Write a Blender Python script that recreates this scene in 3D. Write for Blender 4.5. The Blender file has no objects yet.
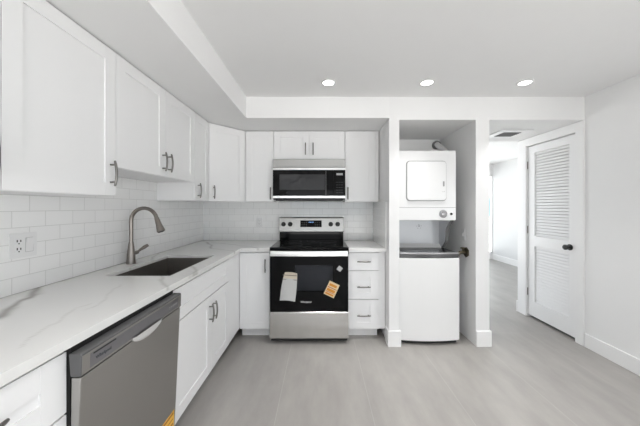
import bpy, bmesh, math, random
import numpy as np
from mathutils import Vector, Matrix

random.seed(4)
PI = math.pi
scn = bpy.context.scene
COL = scn.collection

# ------------------------------------------------------------------ camera
H = 1.33
cam_d = bpy.data.cameras.new('camera')
cam = bpy.data.objects.new('camera', cam_d)
COL.objects.link(cam)
cam.location = (0, 0, H)
cam.rotation_euler = (PI / 2, 0, 0)
cam_d.sensor_width = 36
cam_d.lens = 36 * 268 / 640
cam_d.shift_x = -1 / 640
cam_d.shift_y = -6.5 / 640
cam_d.clip_start = 0.02
scn.camera = cam

# ------------------------------------------------------------------ world (overcast daylight, ground half brightened to light the ceiling) and exposure
world = bpy.data.worlds.new('World')
scn.world = world
world.use_nodes = True
wn = world.node_tree.nodes
wl = world.node_tree.links
wn.clear()
w_out = wn.new('ShaderNodeOutputWorld')
w_bg = wn.new('ShaderNodeBackground')
w_tc = wn.new('ShaderNodeTexCoord')
w_sep = wn.new('ShaderNodeSeparateXYZ')
w_ramp = wn.new('ShaderNodeValToRGB')
w_map = wn.new('ShaderNodeMapRange')
w_map.inputs[1].default_value = -0.4
w_map.inputs[2].default_value = 0.6
w_ramp.color_ramp.elements[0].position = 0.0
w_ramp.color_ramp.elements[0].color = (2.05, 2.04, 2.0, 1)
w_ramp.color_ramp.elements[1].position = 1.0
w_ramp.color_ramp.elements[1].color = (0.90, 0.95, 1.0, 1)
for p_, c_ in ((0.355, (2.05, 2.04, 2.0, 1)), (0.37, (0.20, 0.38, 0.50, 1)), (0.42, (0.16, 0.32, 0.45, 1)), (0.445, (0.96, 0.98, 1.0, 1))):
    e_ = w_ramp.color_ramp.elements.new(p_)
    e_.color = c_
wl.new(w_tc.outputs['Generated'], w_sep.inputs[0])
wl.new(w_sep.outputs['Z'], w_map.inputs[0])
wl.new(w_map.outputs[0], w_ramp.inputs[0])
wl.new(w_ramp.outputs[0], w_bg.inputs[0])
w_bg.inputs[1].default_value = 2.3
wl.new(w_bg.outputs[0], w_out.inputs[0])

LAMP_WATTS = 2.3          # each recessed ceiling light
LAMP_COLOR = (1.0, 0.99, 0.975)
scn.view_settings.view_transform = 'Standard'
scn.view_settings.look = 'None'
scn.view_settings.gamma = 1
scn.view_settings.use_curve_mapping = False
scn.view_settings.exposure = 0.18


# ------------------------------------------------------------------ materials
def mat(name, col, rough=0.5, metal=0.0, coat=0.0, spec=None, emit=None, estr=0.0):
    m = bpy.data.materials.new(name)
    m.use_nodes = True
    b = m.node_tree.nodes['Principled BSDF']
    b.inputs['Base Color'].default_value = (*col, 1)
    b.inputs['Roughness'].default_value = rough
    b.inputs['Metallic'].default_value = metal
    if coat:
        b.inputs['Coat Weight'].default_value = coat
        b.inputs['Coat Roughness'].default_value = 0.05
    if spec is not None:
        b.inputs['Specular IOR Level'].default_value = spec
    if emit:
        b.inputs['Emission Color'].default_value = (*emit, 1)
        b.inputs['Emission Strength'].default_value = estr
    return m


def nt(m):
    return m.node_tree.nodes, m.node_tree.links, m.node_tree.nodes['Principled BSDF']


def mottled(name, col, amt, scale, rough, **k):
    """A plain colour with a slight procedural mottling in value and a faint bump."""
    m = mat(name, col, rough, **k)
    n, l, b = nt(m)
    tc = n.new('ShaderNodeTexCoord')
    no = n.new('ShaderNodeTexNoise')
    no.inputs['Scale'].default_value = scale
    no.inputs['Detail'].default_value = 4
    mx = n.new('ShaderNodeMix')
    mx.data_type = 'RGBA'
    mx.inputs['A'].default_value = (*[c * (1 - amt) for c in col], 1)
    mx.inputs['B'].default_value = (*[min(1, c * (1 + amt)) for c in col], 1)
    l.new(tc.outputs['Object'], no.inputs['Vector'])
    l.new(no.outputs['Fac'], mx.inputs['Factor'])
    l.new(mx.outputs['Result'], b.inputs['Base Color'])
    return m


def brushed(name, col, rough, stretch, metal=1.0, amt=0.06):
    """Brushed metal: fine streaks in roughness and value along one axis."""
    m = mat(name, col, rough, metal)
    n, l, b = nt(m)
    tc = n.new('ShaderNodeTexCoord')
    mp = n.new('ShaderNodeMapping')
    mp.inputs['Scale'].default_value = stretch
    no = n.new('ShaderNodeTexNoise')
    no.inputs['Scale'].default_value = 1
    no.inputs['Detail'].default_value = 3
    mr = n.new('ShaderNodeMapRange')
    mr.inputs[3].default_value = rough - amt
    mr.inputs[4].default_value = rough + amt
    mx = n.new('ShaderNodeMix')
    mx.data_type = 'RGBA'
    mx.inputs['A'].default_value = (*[c * .93 for c in col], 1)
    mx.inputs['B'].default_value = (*[min(1, c * 1.07) for c in col], 1)
    l.new(tc.outputs['Object'], mp.inputs[0])
    l.new(mp.outputs[0], no.inputs['Vector'])
    l.new(no.outputs['Fac'], mr.inputs[0])
    l.new(mr.outputs[0], b.inputs['Roughness'])
    l.new(no.outputs['Fac'], mx.inputs['Factor'])
    l.new(mx.outputs['Result'], b.inputs['Base Color'])
    return m


def brick_mat(name, axes, bw, rh, mortar, c1, c2, cm, rough, offset, origin, bump=0.3, streak=None, mrough=0.6):
    """Tiles laid in world position: axes = which position components are along / across the rows."""
    m = mat(name, c1, rough)
    n, l, b = nt(m)
    geo = n.new('ShaderNodeNewGeometry')
    sp = n.new('ShaderNodeSeparateXYZ')
    cb = n.new('ShaderNodeCombineXYZ')
    l.new(geo.outputs['Position'], sp.inputs[0])
    for i, a in enumerate(axes):
        ad = n.new('ShaderNodeMath')
        ad.operation = 'SUBTRACT'
        ad.inputs[1].default_value = origin[i]
        l.new(sp.outputs[a], ad.inputs[0])
        l.new(ad.outputs[0], cb.inputs[i])
    br = n.new('ShaderNodeTexBrick')
    br.offset = offset
    br.offset_frequency = 2
    br.squash = 1
    br.inputs['Scale'].default_value = 1
    br.inputs['Brick Width'].default_value = bw
    br.inputs['Row Height'].default_value = rh
    br.inputs['Mortar Size'].default_value = mortar
    br.inputs['Mortar Smooth'].default_value = 0.25
    br.inputs['Bias'].default_value = 0
    br.inputs['Color1'].default_value = (*c1, 1)
    br.inputs['Color2'].default_value = (*c2, 1)
    br.inputs['Mortar'].default_value = (*cm, 1)
    l.new(cb.outputs[0], br.inputs['Vector'])
    col_out = br.outputs['Color']
    if streak:
        mp = n.new('ShaderNodeMapping')
        mp.inputs['Scale'].default_value = streak
        no = n.new('ShaderNodeTexNoise')
        no.inputs['Scale'].default_value = 1
        no.inputs['Detail'].default_value = 6
        no.inputs['Roughness'].default_value = 0.6
        mr = n.new('ShaderNodeMapRange')
        mr.inputs[1].default_value = 0.3
        mr.inputs[2].default_value = 0.7
        mr.inputs[3].default_value = 0.87
        mr.inputs[4].default_value = 1.10
        mx = n.new('ShaderNodeMix')
        mx.data_type = 'RGBA'
        mx.blend_type = 'MULTIPLY'
        mx.inputs['Factor'].default_value = 1
        l.new(geo.outputs['Position'], mp.inputs[0])
        l.new(mp.outputs[0], no.inputs['Vector'])
        l.new(no.outputs['Fac'], mr.inputs[0])
        l.new(col_out, mx.inputs['A'])
        l.new(mr.outputs[0], mx.inputs['B'])
        col_out = mx.outputs['Result']
    l.new(col_out, b.inputs['Base Color'])
    mrr = n.new('ShaderNodeMapRange')
    mrr.inputs[3].default_value = rough
    mrr.inputs[4].default_value = mrough
    l.new(br.outputs['Fac'], mrr.inputs[0])
    l.new(mrr.outputs[0], b.inputs['Roughness'])
    inv = n.new('ShaderNodeMath')
    inv.operation = 'SUBTRACT'
    inv.inputs[0].default_value = 1
    l.new(br.outputs['Fac'], inv.inputs[1])
    bp = n.new('ShaderNodeBump')
    bp.inputs['Strength'].default_value = bump
    bp.inputs['Distance'].default_value = 0.002
    l.new(inv.outputs[0], bp.inputs['Height'])
    l.new(bp.outputs[0], b.inputs['Normal'])
    return m


M = {}
M['paint'] = mottled('wall_paint', (0.84, 0.84, 0.84), .012, 9, .6)
M['dimmed_paint'] = mottled('wall_paint_dimmed', (0.72, 0.72, 0.725), .012, 9, .6)  # wall paint darkened to offset the strong daylight in the far room
M['ceil'] = mottled('ceiling_paint', (0.86, 0.86, 0.86), .012, 7, .75)
M['trim'] = mottled('trim_paint', (0.86, 0.86, 0.86), .01, 8, .35)
M['cab'] = mottled('cabinet_lacquer', (0.86, 0.86, 0.865), .01, 6, .32)
M['cabin'] = mat('cabinet_inside', (0.6, 0.6, 0.6), .5)
M['white'] = mottled('appliance_enamel', (0.84, 0.84, 0.84), .008, 5, .22)
M['plastic'] = mat('white_plastic', (0.80, 0.80, 0.80), .3)
M['grey_seam'] = mat('grey_seam', (0.32, 0.32, 0.32), .5)
M['steel'] = brushed('stainless_steel', (0.60, 0.59, 0.575), .27, (2, 2, 160))
M['steel_v'] = brushed('stainless_drawer', (0.66, 0.65, 0.635), .26, (14, .5, .5), amt=.03)
M['steel_bright'] = mat('bright_trim', (0.88, 0.88, 0.87), .33, 1.0)
M['steel_dark'] = brushed('dark_stainless', (0.44, 0.43, 0.415), .36, (2, 60, 2))
M['ctrl'] = mat('dishwasher_control', (0.30, 0.30, 0.315), .32, 0.9)
M['ctrlside'] = mat('dark_grey_housing', (0.12, 0.12, 0.122), .4, .3)
M['chrome'] = mat('chrome_scoop', (0.86, 0.86, 0.86), .3, .55)
M['steel_mid'] = brushed('brushed_fascia', (0.40, 0.395, 0.385), .3, (2, 2, 120), amt=.04)
M['sink'] = brushed('gunmetal_sink', (0.22, 0.205, 0.19), .42, (60, 2, 2), .7)
M['nickel'] = mat('brushed_nickel', (0.22, 0.21, 0.20), .32, 1.0)
M['faucet'] = mat('faucet_nickel', (0.27, 0.245, 0.225), .3, 1.0)
M['black'] = mat('black_glass', (0.004, 0.004, 0.0045), .06, spec=.14)
M['blackmat'] = mat('black_plastic', (0.012, 0.012, 0.013), .45)
M['blackgap'] = mat('black_rubber', (0.010, 0.010, 0.010), .7)
M['cavity'] = mat('oven_cavity', (0.030, 0.031, 0.034), .4)
M['rackdark'] = mat('dim_print', (0.06, 0.06, 0.065), .4)
M['rack'] = mat('oven_rack', (0.62, 0.62, 0.63), .35, .2)
M['mwglass'] = mat('microwave_window', (0.03, 0.031, 0.034), .07)
M['knob'] = mat('black_knob', (0.006, 0.006, 0.006), .4)
M['bronze'] = mat('dark_bronze', (0.09, 0.075, 0.05), .38, .9)
M['silver'] = mat('silver_panel', (0.58, 0.59, 0.61), .38, .35)
M['lid'] = mat('grey_lid', (0.09, 0.09, 0.092), .18, .2)
M['lidtrim'] = mat('grey_lid_trim', (0.40, 0.40, 0.41), .25, .6)
M['foil'] = mat('vent_foil', (0.86, 0.86, 0.86), .4, .2)
M['dark'] = mat('dark_opening', (0.02, 0.02, 0.02), .8)
M['lens'] = mat('lamp_lens', (0.9, 0.9, 0.9), .4, emit=LAMP_COLOR, estr=9)
M['display'] = mat('clock_digits', (0.0, 0.0, 0.0), .4, emit=(0.25, 0.5, 1.0), estr=1.5)
M['ltext'] = mat('pale_lettering', (0.9, 0.9, 0.9), .4)
M['dtext'] = mat('dark_lettering', (0.045, 0.05, 0.07), .4)
M['gtext'] = mat('grey_lettering', (0.45, 0.45, 0.46), .4)
M['orange'] = mat('orange_card', (0.62, 0.25, 0.02), .5)
M['cream'] = mat('cream_card', (0.72, 0.58, 0.36), .5)
M['beige'] = mat('beige_band', (0.60, 0.53, 0.42), .5)
M['red'] = mat('red_band', (0.45, 0.08, 0.03), .5)
M['inkgrey'] = mat('grey_rule', (0.22, 0.19, 0.16), .5)
M['brown'] = mat('brown_print', (0.40, 0.17, 0.03), .5)
M['yellow'] = mat('yellow_label', (0.85, 0.48, 0.07), .5)
M['stick'] = mat('grey_sticker', (0.50, 0.50, 0.50), .45)
M['holes'] = mat('socket_slots', (0.03, 0.03, 0.03), .6)
M['ventdark'] = mat('dark_louvre', (0.16, 0.16, 0.16), .5)
M['ventgrey'] = mat('vent_louvre', (0.42, 0.42, 0.42), .5)

TW, TRH = 0.1545, 0.0783
M['tile_x'] = brick_mat('subway_tile_back', ('X', 'Z'), TW, TRH, .0016, (.91, .91, .905), (.885, .885, .88), (.66, .66, .65), .13, .5, (-.06, .9155), .5)
M['tile_y'] = brick_mat('subway_tile_side', ('Y', 'Z'), TW, TRH, .0016, (.91, .91, .905), (.885, .885, .88), (.66, .66, .65), .13, .5, (0.097, .9155), .5)
M['floor'] = brick_mat('floor_tile', ('Y', 'X'), 1.2, .613, .0022, (.345, .330, .313), (.328, .314, .300), (.42, .405, .39), .36, 0.0, (.42, .328), .12,
                       streak=(7, 2.0, 1), mrough=.5)

# leaflet paper: faint printed lines
m = mat('printed_paper', (.72, .72, .70), .6)
n, l, b = nt(m)
tc = n.new('ShaderNodeTexCoord')
wv = n.new('ShaderNodeTexWave')
wv.bands_direction = 'Z'
wv.inputs['Scale'].default_value = 38
wv.inputs['Distortion'].default_value = .4
cr = n.new('ShaderNodeValToRGB')
cr.color_ramp.elements[0].color = (.40, .40, .40, 1)
cr.color_ramp.elements[1].color = (.66, .66, .65, 1)
l.new(tc.outputs['Object'], wv.inputs['Vector'])
l.new(wv.outputs['Fac'], cr.inputs[0])
l.new(cr.outputs[0], b.inputs['Base Color'])
M['paper'] = m

# quartz: white with grey veins, the vein strength is a mesh attribute shaped like the slab's own veining
m = mat('quartz', (.8, .8, .79), .14)
n, l, b = nt(m)
at_ = n.new('ShaderNodeAttribute')
at_.attribute_name = 'vein'
geo = n.new('ShaderNodeNewGeometry')
no = n.new('ShaderNodeTexNoise')
no.inputs['Scale'].default_value = 3.0
no.inputs['Detail'].default_value = 5
mx = n.new('ShaderNodeMix')
mx.data_type = 'RGBA'
mx.inputs['A'].default_value = (.76, .757, .745, 1)
mx.inputs['B'].default_value = (.82, .818, .81, 1)
mx2 = n.new('ShaderNodeMix')
mx2.data_type = 'RGBA'
mx2.inputs['B'].default_value = (.34, .325, .305, 1)
l.new(geo.outputs['Position'], no.inputs['Vector'])
l.new(no.outputs['Fac'], mx.inputs['Factor'])
l.new(mx.outputs['Result'], mx2.inputs['A'])
l.new(at_.outputs['Fac'], mx2.inputs['Factor'])
l.new(mx2.outputs['Result'], b.inputs['Base Color'])
M['quartz'] = m

# tinted glass of the oven door
m = bpy.data.materials.new('oven_glass')
m.use_nodes = True
n, l = m.node_tree.nodes, m.node_tree.links
n.clear()
o_ = n.new('ShaderNodeOutputMaterial')
tr = n.new('ShaderNodeBsdfTransparent')
tr.inputs[0].default_value = (.88, .89, .92, 1)
gl = n.new('ShaderNodeBsdfGlossy')
gl.inputs['Roughness'].default_value = .05
fr = n.new('ShaderNodeFresnel')
fr.inputs['IOR'].default_value = 1.18
ms = n.new('ShaderNodeMixShader')
l.new(fr.outputs[0], ms.inputs[0])
l.new(tr.outputs[0], ms.inputs[1])
l.new(gl.outputs[0], ms.inputs[2])
l.new(ms.outputs[0], o_.inputs[0])
M['ovenglass'] = m
m = m.copy()
m.name = 'clear_glass'
[x for x in m.node_tree.nodes if x.type == 'BSDF_TRANSPARENT'][0].inputs[0].default_value = (.95, .97, .97, 1)
M['glass'] = m


# ------------------------------------------------------------------ mesh helpers
class MB:
    def __init__(self):
        self.v, self.f = [], []

    def add(self, vs, fs):
        o = len(self.v)
        self.v += [tuple(p) for p in vs]
        self.f += [tuple(i + o for i in f) for f in fs]
        return self

    def box(self, x0, x1, y0, y1, z0, z1, rot=None):
        vs = [Vector((x, y, z)) for z in (z0, z1) for y in (y0, y1) for x in (x0, x1)]
        if rot is not None:
            c = Vector(((x0 + x1) / 2, (y0 + y1) / 2, (z0 + z1) / 2))
            vs = [c + rot @ (p - c) for p in vs]
        return self.add(vs, [(0, 2, 3, 1), (4, 5, 7, 6), (0, 1, 5, 4), (1, 3, 7, 5), (3, 2, 6, 7), (2, 0, 4, 6)])

    def prism(self, poly, axis, a, b):
        """poly: 2-D outline in the two other axes (order x,y,z without axis)."""
        n = len(poly)
        def put(p, t):
            q = list(p)
            q.insert(axis, t)
            return q
        vs = [put(p, a) for p in poly] + [put(p, b) for p in poly]
        fs = [tuple(range(n))[::-1], tuple(range(n, 2 * n))]
        fs += [(i, (i + 1) % n, n + (i + 1) % n, n + i) for i in range(n)]
        return self.add(vs, fs)

    def tube(self, pts, r, n=12, cap=True):
        pts = [Vector(p) for p in pts]
        rs = r if isinstance(r, (list, tuple)) else [r] * len(pts)
        t0 = (pts[1] - pts[0]).normalized()
        ref = Vector((0, 0, 1)) if abs(t0.z) < .9 else Vector((1, 0, 0))
        u = t0.cross(ref).normalized()
        vs, fs = [], []
        for i, p in enumerate(pts):
            a = pts[max(0, i - 1)]
            c = pts[min(len(pts) - 1, i + 1)]
            t = (c - a).normalized()
            u = (u - t * u.dot(t)).normalized()
            w = t.cross(u)
            for k in range(n):
                an = 2 * PI * k / n
                vs.append(p + (u * math.cos(an) + w * math.sin(an)) * rs[i])
        for i in range(len(pts) - 1):
            for k in range(n):
                k2 = (k + 1) % n
                fs.append((i * n + k, i * n + k2, (i + 1) * n + k2, (i + 1) * n + k))
        if cap:
            fs.append(tuple(range(n))[::-1])
            fs.append(tuple(range((len(pts) - 1) * n, len(pts) * n)))
        return self.add(vs, fs)

    def cyl(self, p0, p1, r0, r1=None, n=20):
        return self.tube([p0, p1], [r0, r0 if r1 is None else r1], n)

    def ring(self, c, axis, ro, ri, t, n=28):
        """annulus of thickness t along axis direction from c."""
        ax = Vector(axis).normalized()
        u = ax.orthogonal().normalized()
        w = ax.cross(u)
        c = Vector(c)
        vs, fs = [], []
        for rr, h in ((ro, 0), (ri, 0), (ri, t), (ro, t)):
            for k in range(n):
                a = 2 * PI * k / n
                vs.append(c + ax * h + (u * math.cos(a) + w * math.sin(a)) * rr)
        for j in range(4):
            j2 = (j + 1) % 4
            for k in range(n):
                k2 = (k + 1) % n
                fs.append((j * n + k, j * n + k2, j2 * n + k2, j2 * n + k))
        return self.add(vs, fs)

    def slab(self, xs, ys, inside, z0, z1, axes=(0, 1, 2)):
        """cells of a grid whose centre passes inside() raised between z0 and z1."""
        nx, ny = len(xs), len(ys)
        keep = [[inside((xs[i] + xs[i + 1]) / 2, (ys[j] + ys[j + 1]) / 2) for j in range(ny - 1)] for i in range(nx - 1)]
        ids = {}
        vs, fs = [], []
        def vid(i, j, k):
            q = (i, j, k)
            if q not in ids:
                ids[q] = len(vs)
                p = [0, 0, 0]
                p[axes[0]], p[axes[1]], p[axes[2]] = xs[i], ys[j], (z0, z1)[k]
                vs.append(p)
            return ids[q]
        def kp(i, j):
            return 0 <= i < nx - 1 and 0 <= j < ny - 1 and keep[i][j]
        for i in range(nx - 1):
            for j in range(ny - 1):
                if not keep[i][j]:
                    continue
                fs.append((vid(i, j, 1), vid(i + 1, j, 1), vid(i + 1, j + 1, 1), vid(i, j + 1, 1)))
                fs.append((vid(i, j, 0), vid(i, j + 1, 0), vid(i + 1, j + 1, 0), vid(i + 1, j, 0)))
                for (di, dj, a, b_) in ((-1, 0, (i, j + 1), (i, j)), (1, 0, (i + 1, j), (i + 1, j + 1)), (0, -1, (i, j), (i + 1, j)), (0, 1, (i + 1, j + 1), (i, j + 1))):
                    if not kp(i + di, j + dj):
                        fs.append((vid(*a, 0), vid(*b_, 0), vid(*b_, 1), vid(*a, 1)))
        return self.add(vs, fs)

    def mesh(self, name, material, smooth=False):
        me = bpy.data.meshes.new(name)
        me.from_pydata(self.v, [], self.f)
        bm = bmesh.new()
        bm.from_mesh(me)
        bmesh.ops.recalc_face_normals(bm, faces=bm.faces)
        bm.to_mesh(me)
        bm.free()
        me.materials.append(material)
        if smooth:
            me.polygons.foreach_set('use_smooth', [True] * len(me.polygons))
        me.update()
        return me

    def build(self, name, material, parent=None, bevel=0, smooth=False, loc=(0, 0, 0), rz=0, segs=2):
        me = self.mesh(name, material, smooth)
        o = bpy.data.objects.new(name, me)
        COL.objects.link(o)
        o.location = loc
        o.rotation_euler = (0, 0, rz)
        o.parent = parent
        if bevel:
            bv = o.modifiers.new('bevel', 'BEVEL')
            bv.width = bevel
            bv.segments = segs
            bv.limit_method = 'ANGLE'
            bv.angle_limit = math.radians(40)
            bv.harden_normals = False
        if smooth:
            es = o.modifiers.new('split', 'EDGE_SPLIT')
            es.split_angle = math.radians(38)
        return o


def put(name, me, parent=None, loc=(0, 0, 0), rot=(0, 0, 0)):
    o = bpy.data.objects.new(name, me)
    COL.objects.link(o)
    o.location = loc
    o.rotation_euler = rot
    o.parent = parent
    return o


def tag(o, label, cat, group=None, kind=None):
    o['label'] = label
    o['category'] = cat
    if group:
        o['group'] = group
    if kind:
        o['kind'] = kind
    return o


def thing(name, label, cat, loc=(0, 0, 0), rz=0, group=None):
    o = bpy.data.objects.new(name, None)
    COL.objects.link(o)
    o.location = loc
    o.rotation_euler = (0, 0, rz)
    o.empty_display_size = .1
    return tag(o, label, cat, group)


def struct(name, mb, material, label=None, cat=None, bevel=0):
    o = mb.build(name, material, bevel=bevel)
    o['kind'] = 'structure'
    if label:
        o['label'] = label
        o['category'] = cat or name.split('_')[0]
    return o


def text(name, body, size, material, parent, loc, rot, ext=.0004, xscale=1.0):
    cu = bpy.data.curves.new(name, 'FONT')
    cu.body = body
    cu.size = size
    cu.extrude = ext
    cu.align_x = 'CENTER'
    cu.align_y = 'CENTER'
    tmp = bpy.data.objects.new(name + '_tmp', cu)
    COL.objects.link(tmp)
    bpy.context.view_layer.update()
    dg = bpy.context.evaluated_depsgraph_get()
    me = bpy.data.meshes.new_from_object(tmp.evaluated_get(dg))
    bpy.data.objects.remove(tmp)
    me.materials.clear()
    me.materials.append(material)
    for v in me.vertices:
        v.co.x *= xscale
    o = put(name, me, parent, loc, rot)
    return o


def lin(a, b, n):
    return [a + (b - a) * i / n for i in range(n + 1)]


def round_rect(w, h, r, n=6):
    pts = []
    for cx, cy, a0 in ((w / 2 - r, h / 2 - r, 0), (-w / 2 + r, h / 2 - r, 90), (-w / 2 + r, -h / 2 + r, 180), (w / 2 - r, -h / 2 + r, 270)):
        for k in range(n + 1):
            a = math.radians(a0 + 90 * k / n)
            pts.append((cx + r * math.cos(a), cy + r * math.sin(a)))
    return pts


# ------------------------------------------------------------------ the room
XL, XR = -1.457, 2.51          # side walls
YB = 3.31                      # kitchen back wall
YC = 2.55                      # plane of the columns and header
YE = 3.40                      # end of the hall, where the far room begins
ZC, ZS, ZH = 2.374, 2.172, 2.155   # ceiling, soffit underside, opening heads
YR = -2.4                      # wall behind the viewer
FX, FY = 4.35, 6.78            # far room's side and end walls

struct('floor', MB().box(XL - .15, FX + .15, YR - .1, FY + .1, -.06, 0), M['floor'], 'large grey porcelain floor tiles running through kitchen and hall', 'floor')
struct('ceiling', MB().box(XL - .15, 3.2, YR - .1, YC + .1, ZC, ZC + .1), M['ceil'], 'flat pale ceiling with recessed lights', 'ceiling')

# side walls, back wall
struct('wall_left', MB().box(XL - .12, XL, YR - .1, YB + .12, 0, ZC + .05), M['paint'], 'white wall behind the sink run of cabinets', 'wall')
struct('wall_back', MB().box(XL - .12, 1.602, YB, YB + .09, 0, ZC + .05), M['paint'], 'white wall behind the range and the laundry closet', 'wall')
# wall_right has the louvred closet's opening: y 2.627..3.25, z 0..2.055
DY0, DY1, DZ = 2.632, 3.266, 2.058
GY0, GY1, GZ0, GZ1 = -1.7, .5, .05, 2.1      # unseen side window, added to light the sink-side cabinets
struct('wall_right', MB().slab([YR - .1, GY0, GY1, DY0, DY1, YE], [0, GZ0, DZ, GZ1, ZC + .05],
                               lambda y, z: not (DY0 < y < DY1 and z < DZ) and not (GY0 < y < GY1 and GZ0 < z < GZ1), XR, XR + .11, (1, 2, 0)),
       M['paint'], 'plain white wall holding the louvred closet door', 'wall')
# the closet behind the louvred door (dark inside)
struct('wall_closet_interior', MB().box(XR + .60, XR + .66, DY0 - .06, DY1 + .06, 0, 2.2).box(XR + .11, XR + .66, DY0 - .12, DY0 - .06, 0, 2.2)
       .box(XR + .11, XR + .66, DY1 + .06, DY1 + .12, 0, 2.2).box(XR + .11, XR + .66, DY0 - .12, DY1 + .12, 2.2, 2.26), M['paint'])
# partition between kitchen and laundry closet, wall between laundry closet and hall
struct('wall_partition', MB().box(.649, .745, YC, YB, 0, ZH), M['paint'], 'white partition wall end between drawers and the stacked laundry unit', 'wall')
struct('wall_hall', MB().box(1.473, 1.602, YC, YE, 0, ZH), M['paint'], 'white wall end between the laundry closet and the hall', 'wall')
# soffit over the kitchen, header across the room, dropped closet / hall ceilings
struct('ceiling_soffit', MB().prism([(XL, YR), (-.71, YR), (-.71, YC), (.649, YC), (.649, YB), (XL, YB)], 2, ZS, ZC + .05), M['ceil'],
       'dropped soffit above the wall cabinets', 'soffit')
struct('wall_header', MB().box(.649, XR, YC, YC + .1, ZH, ZC + .05), M['paint'], 'white header over the laundry and hall openings', 'wall')
struct('ceiling_laundry', MB().box(.649, 1.602, YC + .1, YB + .09, ZH, ZH + .08), M['ceil'])
struct('ceiling_hall', MB().box(1.602, XR + .11, YC + .1, YE, ZH, ZC + .05), M['ceil'])
# far room
struct('wall_far_side', MB().box(FX, FX + .1, YE - .1, FY + .1, 0, 2.5), M['dimmed_paint'], 'sunlit white wall of the far room seen down the hall', 'wall')
WX0, WX1, WZ0, WZ1 = 2.5, 4.345, .12, 2.15
struct('wall_far_end', MB().slab([1.5, WX0, WX1, FX], [0, WZ0, WZ1, 2.5], lambda x, z: not (WX0 < x < WX1 and WZ0 < z < WZ1), FY, FY + .1, (0, 2, 1)), M['paint'])
struct('wall_far_inner', MB().slab([YE, 3.65, 6.55, FY], [0, .06, 2.34, 2.5], lambda y, z: not (3.65 < y < 6.55 and .06 < z < 2.34), 1.5, 1.602, (1, 2, 0)), M['paint'])  # unseen wall set close, its wide opening shaped to brighten the hall
struct('wall_far_near', MB().box(XR + .11, FX, YE - .1, YE, 0, 2.5), M['paint'])
struct('ceiling_far', MB().box(1.5, FX + .1, YE, FY + .1, 2.40, 2.5), M['ceil'])
wf = MB()
for x0, x1 in ((WX0, WX0 + .06), (3.36, 3.42), (WX1 - .012, WX1)):
    wf.box(x0, x1, FY + .02, FY + .07, WZ0, WZ1)
wf.box(WX0, WX1, FY + .02, FY + .07, WZ0, WZ0 + .06).box(WX0, WX1, FY + .02, FY + .07, WZ1 - .06, WZ1)
w1 = struct('window_1', wf, M['trim'], 'bright far room window glimpsed past the hall wall', 'window')
g1 = MB().box(WX0 + .05, WX1 - .04, FY + .04, FY + .046, WZ0 + .05, WZ1 - .05).build('pane', M['glass'], w1)
# wall behind the viewer with a wide glazed opening
RX0, RX1, RZ0, RZ1 = -1.1, 2.0, .02, 1.9
struct('wall_rear', MB().slab([XL, RX0, RX1, XR], [0, RZ0, RZ1, ZC + .05], lambda x, z: not (RX0 < x < RX1 and RZ0 < z < RZ1), YR - .1, YR, (0, 2, 1)), M['paint'])
wf = MB()
for x0, x1 in ((RX0, RX0 + .06), (.62, .70), (RX1 - .06, RX1)):
    wf.box(x0, x1, YR - .08, YR - .03, RZ0, RZ1)
wf.box(RX0, RX1, YR - .08, YR - .03, RZ0, RZ0 + .07).box(RX0, RX1, YR - .08, YR - .03, RZ1 - .07, RZ1)
struct('window_2', wf, M['trim'])
wf = MB()
for y0, y1 in ((GY0, GY0 + .06), (-.63, -.57), (GY1 - .06, GY1)):
    wf.box(XR + .03, XR + .08, y0, y1, GZ0, GZ1)
wf.box(XR + .03, XR + .08, GY0, GY1, GZ0, GZ0 + .07).box(XR + .03, XR + .08, GY0, GY1, GZ1 - .07, GZ1)
struct('added_side_window', wf, M['trim'])  # frame of the added window that throws light on the sink run

# tiled backsplash
struct('wall_tile_left', MB().box(XL, XL + .008, .15, YB - .008, .9155, 1.60), M['tile_y'], 'white subway tile backsplash behind the faucet', 'backsplash')
struct('wall_tile_back', MB().box(XL, .649, YB - .008, YB, .9155, 1.60), M['tile_x'], 'white subway tile backsplash behind the range', 'backsplash')
struct('wall_tile_partition', MB().box(.641, .649, 2.665, YB - .008, .9155, 1.38), M['tile_y'], 'narrow tiled return beside the drawers', 'backsplash')

# baseboards
BH = .135


def base(mb, x0, x1, y0, y1, h=BH):
    mb.box(x0, x1, y0, y1, 0, h)


bb = MB()
base(bb, XR - .014, XR, YR, 2.540, .128)
struct('baseboard_right', bb, M['trim'], 'white baseboard under the plain wall beside the louvred door', 'baseboard', bevel=.003)
bb = MB()
base(bb, .634, .759, YC - .015, YC, .15)
base(bb, .634, .649, YC, 2.66, .15)
base(bb, .745, .759, YC, YC + .02, .15)
struct('baseboard_partition', bb, M['trim'], 'white baseboard wrapping the partition end beside the washer', 'baseboard', bevel=.003)
bb = MB()
base(bb, 1.473, 1.617, YC - .015, YC, .15)
base(bb, 1.602, 1.617, YC, YE + .015, .15)
struct('baseboard_hall', bb, M['trim'], 'white baseboard wrapping the wall end beside the hall', 'baseboard', bevel=.003)
bb = MB()
base(bb, FX - .014, FX, YE, FY)
base(bb, XR - .02, XR + .11, YE, YE + .015)
struct('baseboard_far', bb, M['trim'], 'white baseboard of the far room', 'baseboard')

# door casing
CW = .085
cs = MB()
cs.box(XR - .016, XR, DY0 - CW, DY0, 0, ZH - .004)
cs.box(XR - .016, XR, DY1, YE, 0, ZH - .004)
cs.box(XR - .016, XR, DY0, DY1, DZ, ZH - .004)
cs.box(XR, XR + .05, DY0, DY0 + .003, 0, DZ).box(XR, XR + .05, DY1 - .003, DY1, 0, DZ)
struct('trim_1', cs, M['trim'], 'flat white casing around the louvred closet door', 'door casing', bevel=.002)

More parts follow.
